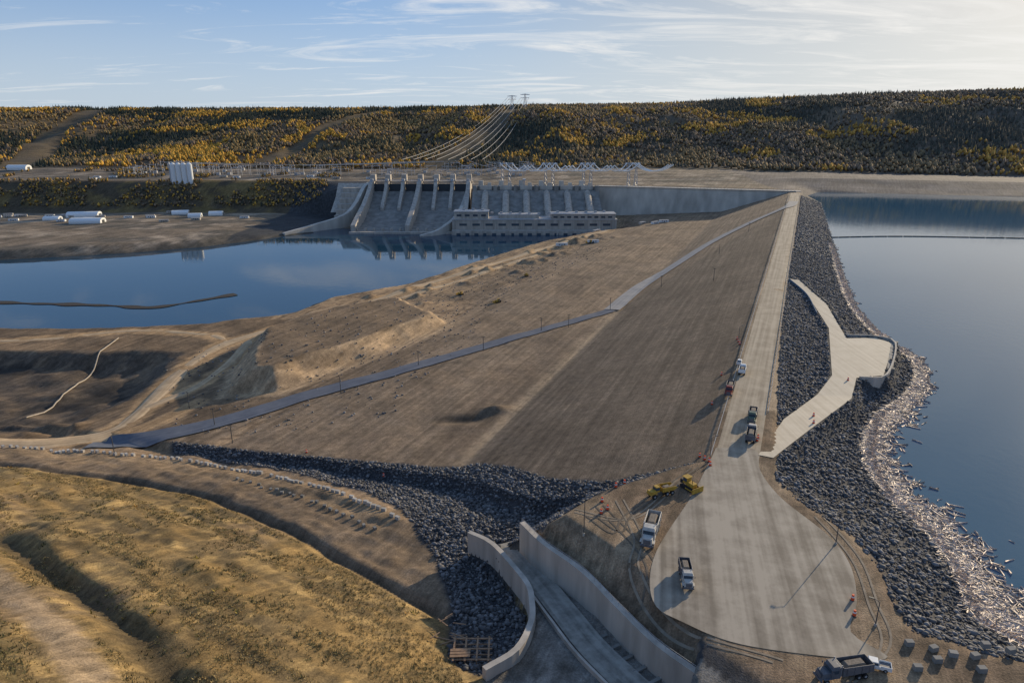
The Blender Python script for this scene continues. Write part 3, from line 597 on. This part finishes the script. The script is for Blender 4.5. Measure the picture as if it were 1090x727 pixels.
for k in range(24):
    z0=1+k*2.5; off=(24-k)*.9; c=(A_+B_)/2+nn*(off/2-4); mb.box((c.x,c.y,z0+1.25),(L,8+off,2.5),0,rz=math.atan2(u.y,u.x))
c=(A_+B_)/2-nn*3; mb.box((c.x,c.y,61.4),(L+12,11,.8),0,rz=math.atan2(u.y,u.x))
for k in range(60):
    p=A_+u*(L*(k+.5)/60)+nn*2.0; mb.box((p.x,p.y,62.4),(.3,.3,1.2),1)
p=(A_+B_)/2+nn*2.0; mb.box((p.x,p.y,63.0),(L,.2,.2),1,rz=math.atan2(u.y,u.x))
mb.obj("rcc_buttress_wall",[m_cl,m_steel])
# ------------------------------------------------------------------ pylons and lines
def lattice(mb,x,y,z,h,w,arm,m=0,r=.35):
    for sx in(-1,1):
        for sy in(-1,1): mb.cyl((x+sx*w,y+sy*w,z),(x+sx*w*.25,y+sy*w*.25,z+h),r,r*.7,n=4,m=m)
    for k in range(5):
        t0,t1=k/5,(k+1)/5; w0,w1=w*(1-.75*t0),w*(1-.75*t1)
        mb.cyl((x-w0,y-w0,z+h*t0),(x+w1,y-w1,z+h*t1),r*.6,n=3,m=m); mb.cyl((x+w0,y-w0,z+h*t0),(x-w1,y-w1,z+h*t1),r*.6,n=3,m=m)
        mb.cyl((x+w1,y-w1,z+h*t1),(x-w1,y-w1,z+h*t1),r*.5,n=3,m=m)
    if arm>0:
        mb.cyl((x-arm,y,z+h*.95),(x+arm,y,z+h*.95),r*1.2,n=4,m=m); mb.cyl((x-arm,y,z+h*.95),(x,y,z+h),r*.6,n=3,m=m); mb.cyl((x+arm,y,z+h*.95),(x,y,z+h),r*.6,n=3,m=m)
def cat(mb,p0,p1,sag,r,n=10,m=0):
    p0=Vector(p0);p1=Vector(p1); pr=p0
    for i in range(1,n+1):
        t=i/n; p=p0.lerp(p1,t); p.z-=sag*4*t*(1-t); mb.cyl(pr,p,r,n=4,m=m); pr=p
for tx in (0,42):
    mb=MB(); zt=tz(tx,2326); lattice(mb,tx,2326,zt-2,46,6,15,r=.9); mb.cyl((tx-13,2326,zt+32),(tx+13,2326,zt+32),.9,n=4); mb.obj("transmission_tower",[m_steel])
ports=[-10,62,125,200]
for px in ports:
    mb=MB(); lattice(mb,px-6,1165,60,38,2.6,0,r=.5); lattice(mb,px+6,1165,60,38,2.6,0,r=.5); mb.box((px,1165,97),(26,1.6,1.6),0)
    for k in(-10,0,10): mb.cyl((px+k,1165,96),(px+k,1163,90),.5,n=5)
    mb.obj("line_portal_tower",[m_steel])
mb=MB()
for pa,pb in zip(ports[:-1],ports[1:]):
    for k in(-10,0,10):
        cat(mb,(pa+k,1164,98),((pa+pb)/2+k*.6,1158,94),11,.95,10); cat(mb,((pa+pb)/2+k*.6,1158,94),(pb+k,1164,98),11,.95,10)
for k in range(3): cat(mb,(200+k*4,1164,98),(256+k*4,1150,96),12,.9)
mb.obj("insulator_strings",[mat("insulator_white",(.85,.85,.83),.4,.05)])
mb=MB()
for i in range(8): cat(mb,(-230+i*24,1480,88),((-13 if i<4 else 29)+(i%4)*8.5,2326,tz(20,2326)+36),26,.5,14)
for i in range(5): cat(mb,(-700+i*20,1420,85),(-200+i*20,1450,86),6,.35,10)
for i,px in enumerate(ports): cat(mb,(px,1167,98),(-120+i*30,1480,86),14,.35,10)
mb.obj("power_lines",[mat("cable_grey",(.45,.43,.40),.5,.05)])
mb=MB()
for i in range(130):
    x=random.uniform(-760,60); y=random.choice([1360,1385,1410,1435])+random.uniform(-6,6); z=tz(x,y); h=random.uniform(8,18); w=random.uniform(4,11)
    for s_ in(-1,1): mb.cyl((x+s_*w,y,z),(x+s_*w,y,z+h),.4,n=4); mb.box((x+s_*w,y,z+h+.6),(1,1,2),0)
    mb.box((x,y,z+h),(2*w,.8,.8),0)
    if i%3==0: mb.box((x,y+8,z+2.5),(7,5,5),1)
mb.obj("switchyard",[m_steel,m_roof])
mb=MB()
for i in range(4):
    x=-612+i*10; mb.cyl((x,1268,54),(x,1268,90),4.7,n=16); mb.cyl((x,1268,90),(x,1268,93),4.7,1.2,n=16)
mb.box((-597,1268,94),(34,2,1),1); mb.box((-618,1268,75),(2,2,38),1)
mb.obj("storage_silos",[m_white,m_steel])
def hoop(x,y,L,W,H,rz):
    mb=MB(); n=9; pr=[(-W/2,0)]+[(-W/2*math.cos(math.pi*i/n),H*.35+H*.65*math.sin(math.pi*i/n)) for i in range(n+1)]+[(W/2,0)]
    mb.prism(pr,-L/2,L/2,0); mb.box((L/2+.1,0,H*.3),(.3,W*.4,H*.6),1); 
    mb.obj("fabric_shelter",[m_white,m_dark],(x,y,tz(x,y)-.3),rz)
for a_ in [(-705,1135,48,20,9,.15),(-655,1060,46,20,8,.1),(-560,1165,26,16,7,.3),(-520,1130,20,14,7,.2),(-498,1160,22,14,7,.2),(-735,1100,24,14,6,.1),(-1010,1440,40,20,10,0)]: hoop(*a_)
def trailer(x,y,rz,c):
    mb=MB(); mb.box((0,0,2),(14,4,3),0); mb.box((0,0,3.65),(14.4,4.4,.3),1); mb.box((-3,-2.05,2.2),(2,.1,1),2); mb.box((3,-2.05,2.2),(2,.1,1),2); mb.box((0,-2.05,1.7),(1,.1,2.2),2)
    for i in(-5,5): mb.box((i,0,.25),(.6,3,.5),1)
    mb.obj("site_trailer",[c,m_roof,m_dark],(x,y,tz(x,y)),rz)
m_tan=mat("tan_panel",(.45,.40,.33),.6,.08)
for i in range(24): trailer(random.uniform(-850,-420),random.uniform(1070,1175),random.uniform(-.2,.5),random.choice([m_white,m_tan]))
for i in range(12): trailer(random.uniform(-900,-100),random.uniform(1310,1345),random.uniform(-.2,.2),random.choice([m_white,m_tan]))
for x,y in [(205,985),(190,1000),(220,995),(118,955),(60,820),(100,840)]: trailer(x,y,random.uniform(0,1),random.choice([m_white,m_tan]))
# ------------------------------------------------------------------ poles
def lamp(x,y,h,arm=1.6,rz=0,z=None):
    mb=MB(); mb.cyl((0,0,0),(0,0,h),.13,.08,n=8); mb.cyl((0,0,-.3),(0,0,.5),.35,.3,n=8,m=1); mb.cyl((0,0,h-.1),(arm,0,h+.35),.06,n=6); mb.box((arm+.4,0,h+.35),(1.0,.4,.18),0)
    mb.obj("street_lamp",[m_pole,m_c],(x,y,tz(x,y) if z is None else z),rz)
m_pole=mat("pole_dark",(.08,.08,.08),.5,.1)
lamp(18.5,152.5,13.5,2.2); lamp(80.8,147,9,1.4,2.5); lamp(61.5,191,8,1.5,.4); lamp(76,118,6,1.2,2.6); lamp(110,316,8,1.5,.2)
for x,y in [(-21,417),(-59,394),(17,455),(-96,354),(-175,345),(-181,285),(-132,295),(36,460),(118,550),(148,510),(-150,318),(70,500),(190,640),(250,740)]:
    mb=MB(); mb.cyl((0,0,-.5),(0,0,9.5),.22,.15,n=6); mb.box((0,0,9),(2.2,.2,.2),0); mb.cyl((-.9,0,9.1),(-.9,0,9.5),.1,n=5); mb.cyl((.9,0,9.1),(.9,0,9.5),.1,n=5)
    mb.obj("utility_pole",[m_pole],(x+3,y-9,tz(x+3,y-9)),random.uniform(0,3))
mb=MB()
for q_ in (-.2,14.6):
    a0=0 if q_<0 else 45
    for i in range(int((900-a0)/6)):
        x,y=D(q_,a0+i*6); mb.box((x,y,60.45),(.18,.18,.9),0)
    p,r_=Vector((*D(q_,a0),60.75)),Vector((*D(q_,900),60.75)); c=(p+r_)/2; mb.box(c,(.12,(r_-p).length,.3),0,rz=-math.atan2(.385,.923))
mb.obj("guard_rail",[m_steel])
m_or=mat("safety_orange",(.80,.10,.03),.6,.1)
def barrel(x,y,h=1.1,z=None,S=1.35):
    mb=MB(); mb.cyl((0,0,0),(0,0,.12),.42,.42,n=10,m=1); mb.cyl((0,0,.12),(0,0,h),.3,.2,n=10); mb.cyl((0,0,h*.55),(0,0,h*.75),.275,.25,n=10,m=2); o=mb.obj("traffic_barrel",[m_or,m_dark,m_white],(x,y,tz(x,y) if z is None else z)); o.scale=(S,S,S)
for x,y in [(109,311),(110,316),(111,321),(60.5,193),(60.8,188),(59.8,196),(61.2,190.5),(81,205),(82,207),(110,229),(107,222),(75,126),(73,121),(26,163),(25,167),(24,161),(30,175),(33,178),(-52,247),(-90,270),(141,268),(76,240),(89,272)]: barrel(x,y)
# ------------------------------------------------------------------ vehicles
m_rub=mat("rubber",(.025,.025,.025),.9,.2); m_yel=mat("equip_yellow",(.45,.27,.04),.55,.25); m_red=mat("red_cab",(.25,.05,.04),.4,.1); m_grn=mat("cab_green",(.12,.16,.12),.4,.1); m_sbox=mat("steel_box",(.13,.13,.14),.5,.2); m_load=mat("gravel_load",(.22,.18,.14),.9,.3,3); m_dw=mat("dusty_white",(.50,.47,.42),.5,.25,.8)
def wheel(mb,x,y,r,w,m): 
    mb.cyl((x-w/2,y,r),(x+w/2,y,r),r,n=14,m=m); mb.cyl((x-w/2-.03,y,r),(x+w/2+.03,y,r),r*.45,n=8,m=4)
def dumptruck(name,x,y,h,cab,box,S=1.0,long=0,z=60.12):
    mb=MB(); L=long
    mb.box((0,-.3-L/2,.95),(.95,8.2+L,.3),1)
    mb.box((0,3.25,1.55),(2.0,1.7,1.1),0,.88,.85,oy=-.1)
    mb.box((0,1.65,1.95),(2.4,1.7,1.9),0,.97,.97)
    mb.box((0,1.55,3.05),(2.3,1.5,.55),0,.86,.78)
    mb.box((0,2.42,2.45),(2.0,.14,.75),5); mb.box((1.2,1.75,2.4),(.06,1.1,.65),5); mb.box((-1.2,1.75,2.4),(.06,1.1,.65),5)
    mb.box((0,4.2,.8),(2.4,.25,.4),1); mb.box((0,4.13,1.5),(1.3,.08,.8),1)
    mb.cyl((1.05,.65,1.2),(1.05,.65,3.6),.09,n=6,m=4); mb.cyl((-1.05,.65,1.2),(-1.05,.65,3.6),.09,n=6,m=4)
    y0,y1=.4,-4.4-L
    for s_ in(-1,1): mb.prism([(y0,1.3),(y0,3.1),(y1,2.9),(y1-.3,1.4)],s_*1.25-.06,s_*1.25+.06,2)
    mb.box((0,(y0+y1)/2,1.35),(2.4,y0-y1,.15),2); mb.box((0,y0,2.2),(2.5,.12,1.9),2); mb.box((0,y1-.1,2.1),(2.5,.12,1.5),2); mb.box((0,y0+.6,3.15),(2.3,1.2,.1),2)
    mb.box((0,(y0+y1)/2,2.2),(2.35,(y0-y1)*.92,1.4),3,.5,.6)
    for k in range(4):
        yy=y0-(y0-y1)*(k+.5)/4
        for s_ in(-1,1): mb.box((s_*1.36,yy,2.1),(.1,.12,1.5),2)
    for yy in (3.2,-1.9-L,-3.2-L): 
        for s_ in(-1,1): wheel(mb,s_*1.02,yy,.52,.42 if yy>0 else .55,6)
    for s_ in (-1,1): mb.box((s_*1.5,2.5,2.5),(.12,.2,.5),1); mb.box((s_*1.0,3.2,1.2),(.7,1.3,.1),0)
    o=mb.obj(name,[cab,m_sbox,box,m_load,m_steel,m_win,m_rub],(x,y,z),h,bev=.04); o.scale=(S,S,S)
hd=math.atan2(.923,.385)-math.pi/2
dumptruck("dump_truck",85,222,hd+math.pi,m_grn,m_sbox,1.1); dumptruck("dump_truck",80,208,hd,m_dw,m_sbox,1.15,1); dumptruck("dump_truck",84.5,247,hd+math.pi,m_red,m_sbox,1.1,1)
dumptruck("dump_truck",40,133,math.pi-.1,m_dw,m_sbox,1.0); dumptruck("dump_truck",35,150,math.pi-.35,m_dw,m_dw,1.35,.5,z=60.05)
dumptruck("dump_truck",62,104,.2+math.pi/2,m_sbox,m_sbox,1.1,1,z=60.05)
def pickup(x,y,h,c,z=60.12):
    mb=MB(); mb.box((0,0,.75),(1.9,5.6,.55),0); mb.box((0,2.0,1.1),(1.8,1.5,.35),0,.93,.95); mb.box((0,.4,1.4),(1.8,2.2,.8),0,.84,.72); mb.box((0,.4,1.42),(1.83,1.7,.45),2,.86,.95); mb.box((0,.4,1.42),(1.5,2.25,.42),2,.9,.78)
    for s_ in(-1,1): mb.box((s_*.9,-1.8,1.15),(.1,2.0,.35),0)
    mb.box((0,-2.75,1.1),(1.8,.1,.4),0); mb.box((0,-1.8,1.04),(1.6,1.9,.04),1); mb.box((0,2.82,.6),(1.8,.12,.25),1)
    for yy in(1.8,-1.75):
        for s_ in(-1,1): wheel(mb,s_*.85,yy,.4,.28,3)
    mb.obj("pickup_truck",[c,m_sbox,m_win,m_rub,m_steel],(x,y,z),h,bev=.05)
dumptruck("dump_truck",97,270,hd,m_white,m_white,1.0); pickup(99.2,281,hd,m_white); pickup(70,106.5,1.2,m_white,60.05)
def adt(x,y,h,z=60.05,S=.85):
    mb=MB(); mb.box((0,3.6,2.1),(2.4,2.8,1.2),0,.85,.85); mb.box((0,1.9,2.9),(2.0,1.7,1.9),0,.85,.85); mb.box((0,1.95,3.1),(2.05,1.5,.9),1,.9,.95); mb.box((0,0,1.4),(1.2,9,.5),2)
    for s_ in(-1,1): mb.prism([(.4,2.0),(.6,3.5),(-4.8,3.1),(-5.6,2.4),(-4.2,1.7)],s_*1.5-.08,s_*1.5+.08,0)
    mb.box((0,-2,1.8),(2.9,4.6,.2),0); mb.box((0,.5,2.8),(3,.15,1.6),0); mb.box((0,-2,2.5),(2.7,4,1.1),5,.5,.5)
    for yy in(3.4,-1.6,-3.6):
        for s_ in(-1,1): wheel(mb,s_*1.25,yy,.85,.65,3)
    o=mb.obj("articulated_hauler",[m_yel,m_win,m_sbox,m_rub,m_steel,m_load],(x,y,z),h,bev=.05); o.scale=(S,S,S)
adt(42,170.5,2.0,S=.85)
def dozer(x,y,h,z=None,S=1):
    mb=MB()
    for s_ in(-1,1):
        mb.prism([(-1.9,.45),(-1.5,.95),(1.5,.95),(2.0,.5),(1.6,.05),(-1.6,.05)],s_*1.1-.3,s_*1.1+.3,1)
    mb.box((0,.7,1.35),(1.5,2.4,.9),0,.9,.95); mb.box((0,-.8,1.9),(1.6,1.4,1.5),0,.88,.85); mb.box((0,-.8,2.1),(1.65,1.2,.8),2,.9,.95); mb.box((0,-.8,2.75),(1.9,1.7,.12),0)
    mb.box((0,2.75,.75),(3.6,.25,1.3),0,1,.6); 
    for s_ in(-1,1): mb.box((s_*1.55,1.5,.6),(.18,2.6,.25),0)
    mb.cyl((.4,1.3,1.8),(.4,1.3,2.7),.08,n=6,m=1); mb.box((0,-2.4,.8),(.3,1.0,1.0),1)
    o=mb.obj("bulldozer",[m_yel,m_rub,m_win],(x,y,tz(x,y) if z is None else z),h,bev=.03); o.scale=(S,S,S)
dozer(51,174.5,-2.6,60.05,1.2); dozer(-45,581,1,None,1.2); dozer(-12,543,2,None,1.2); dozer(14,648,0,None,1.2); dozer(96,838,1,None,1.6)
mb=MB(); zb=tz(-9,128)
for i in range(4):
    for j in range(3): mb.box((-13+i*2.6,122+j*3.2,zb+1.6),(.2,.2,4),0)
for j in range(3): mb.box((-9,122+j*3.2,zb+3.2),(9,.4,.2),0); mb.box((-9,122+j*3.2,zb+1.6),(9,.25,.2),0)
for i in range(4): mb.box((-13+i*2.6,125,zb+3.5),(.4,7.5,.2),0); 
for k in range(3): mb.box((-11.5,122.5+k*.9,zb+3.75),(4.5,.7,.08),0,rz=.05)
for k in range(14): mb.box((-15+random.uniform(-3,4),132+random.uniform(-4,6),tz(-15,132)+1+.12*k),(random.uniform(2,5),.25,.12),0,rz=random.uniform(-1,1))
mb.obj("timber_formwork",[mat("timber",(.32,.20,.12),.8,.2)])
# ------------------------------------------------------------------ camera, light, world
cam=bpy.data.cameras.new("camera"); cam.lens=24; cam.sensor_width=36; cam.clip_end=40000; cam.clip_start=1
co=bpy.data.objects.new("camera",cam); co.location=(0,0,160); co.rotation_euler=(math.radians(90-17.7),0,0); col.objects.link(co); scene.camera=co
AZ,EL=math.radians(43),math.radians(15.5)
sl=bpy.data.lights.new("sun",'SUN'); sl.energy=5; sl.angle=math.radians(.5); sl.color=(1,.84,.60)
so=bpy.data.objects.new("sun",sl); dv=Vector((math.sin(AZ)*math.cos(EL),math.cos(AZ)*math.cos(EL),math.sin(EL))); so.rotation_euler=dv.to_track_quat('Z','Y').to_euler(); so.location=(0,0,500); col.objects.link(so)
wd=bpy.data.worlds.new("World"); scene.world=wd; wd.use_nodes=True; t=wd.node_tree; t.nodes.clear(); N=t.nodes.new; Lk=t.links.new
out=N("ShaderNodeOutputWorld"); bg=N("ShaderNodeBackground"); bg.inputs[1].default_value=.15; Lk(bg.outputs[0],out.inputs[0])
sky=N("ShaderNodeTexSky"); sky.sky_type='NISHITA'; sky.sun_disc=False; sky.sun_elevation=EL; sky.sun_rotation=AZ; sky.air_density=1; sky.dust_density=.8; sky.ozone_density=1.5
tc=N("ShaderNodeTexCoord"); sx=N("ShaderNodeSeparateXYZ"); Lk(tc.outputs["Generated"],sx.inputs[0])
gm=N("ShaderNodeGamma"); gm.inputs[1].default_value=.42; Lk(sky.outputs[0],gm.inputs[0])
dt=N("ShaderNodeVectorMath"); dt.operation='DOT_PRODUCT'; dt.inputs[1].default_value=dv; Lk(tc.outputs["Generated"],dt.inputs[0])
dm=N("ShaderNodeMapRange"); dm.inputs[1].default_value=.55; dm.inputs[2].default_value=1.03; dm.interpolation_type='SMOOTHSTEP'; Lk(dt.outputs["Value"],dm.inputs[0])
tint=N("ShaderNodeMix"); tint.data_type='RGBA'; tint.inputs[6].default_value=(1.0,1.5,2.35,1); tint.inputs[7].default_value=(1.5,1.5,1.55,1); Lk(dm.outputs[0],tint.inputs[0])
mu=N("ShaderNodeVectorMath"); mu.operation='MULTIPLY'; Lk(gm.outputs[0],mu.inputs[0]); Lk(tint.outputs[2],mu.inputs[1])
hzr=N("ShaderNodeMapRange"); hzr.inputs[1].default_value=0.0; hzr.inputs[2].default_value=.2; hzr.inputs[3].default_value=.65; hzr.inputs[4].default_value=0; hzr.interpolation_type='SMOOTHSTEP'; Lk(sx.outputs[2],hzr.inputs[0])
hzm=N("ShaderNodeMix"); hzm.data_type='RGBA'; Lk(hzr.outputs[0],hzm.inputs[0]); Lk(mu.outputs[0],hzm.inputs[6]); hzm.inputs[7].default_value=(4.3,4.8,5.3,1)
ad=N("ShaderNodeMath"); ad.operation='ADD'; ad.inputs[1].default_value=.10; Lk(sx.outputs[2],ad.inputs[0])
mx_=N("ShaderNodeMath"); mx_.operation='MAXIMUM'; mx_.inputs[1].default_value=.05; Lk(ad.outputs[0],mx_.inputs[0])
dx=N("ShaderNodeMath"); dx.operation='DIVIDE'; Lk(sx.outputs[0],dx.inputs[0]); Lk(mx_.outputs[0],dx.inputs[1])
dy=N("ShaderNodeMath"); dy.operation='DIVIDE'; Lk(sx.outputs[1],dy.inputs[0]); Lk(mx_.outputs[0],dy.inputs[1])
cb=N("ShaderNodeCombineXYZ"); Lk(dx.outputs[0],cb.inputs[0]); Lk(dy.outputs[0],cb.inputs[1])
mp=N("ShaderNodeMapping"); mp.inputs["Rotation"].default_value=(0,0,math.radians(-25)); mp.inputs["Scale"].default_value=(.45,1.1,1); Lk(cb.outputs[0],mp.inputs[0])
cn=N("ShaderNodeTexNoise"); cn.inputs["Scale"].default_value=1.5; cn.inputs["Detail"].default_value=11; cn.inputs["Roughness"].default_value=.66; cn.inputs["Distortion"].default_value=1.5; Lk(mp.outputs[0],cn.inputs[0])
sb=N("ShaderNodeMapRange"); sb.inputs[1].default_value=.35; sb.inputs[2].default_value=.95; sb.inputs[3].default_value=-.03; sb.inputs[4].default_value=.06; Lk(dt.outputs["Value"],sb.inputs[0])
sa=N("ShaderNodeMath"); sa.operation='ADD'; Lk(cn.outputs[0],sa.inputs[0]); Lk(sb.outputs[0],sa.inputs[1])
cr=N("ShaderNodeMapRange"); cr.inputs[1].default_value=.51; cr.inputs[2].default_value=.76; Lk(sa.outputs[0],cr.inputs[0]); cr.inputs[4].default_value=.85
mxc=N("ShaderNodeMix"); mxc.data_type='RGBA'; Lk(cr.outputs[0],mxc.inputs[0]); Lk(hzm.outputs[2],mxc.inputs[6]); mxc.inputs[7].default_value=(6.1,6.0,5.8,1); Lk(mxc.outputs[2],bg.inputs[0])
scene.view_settings.view_transform='Standard'; scene.view_settings.look='None'; scene.view_settings.exposure=0
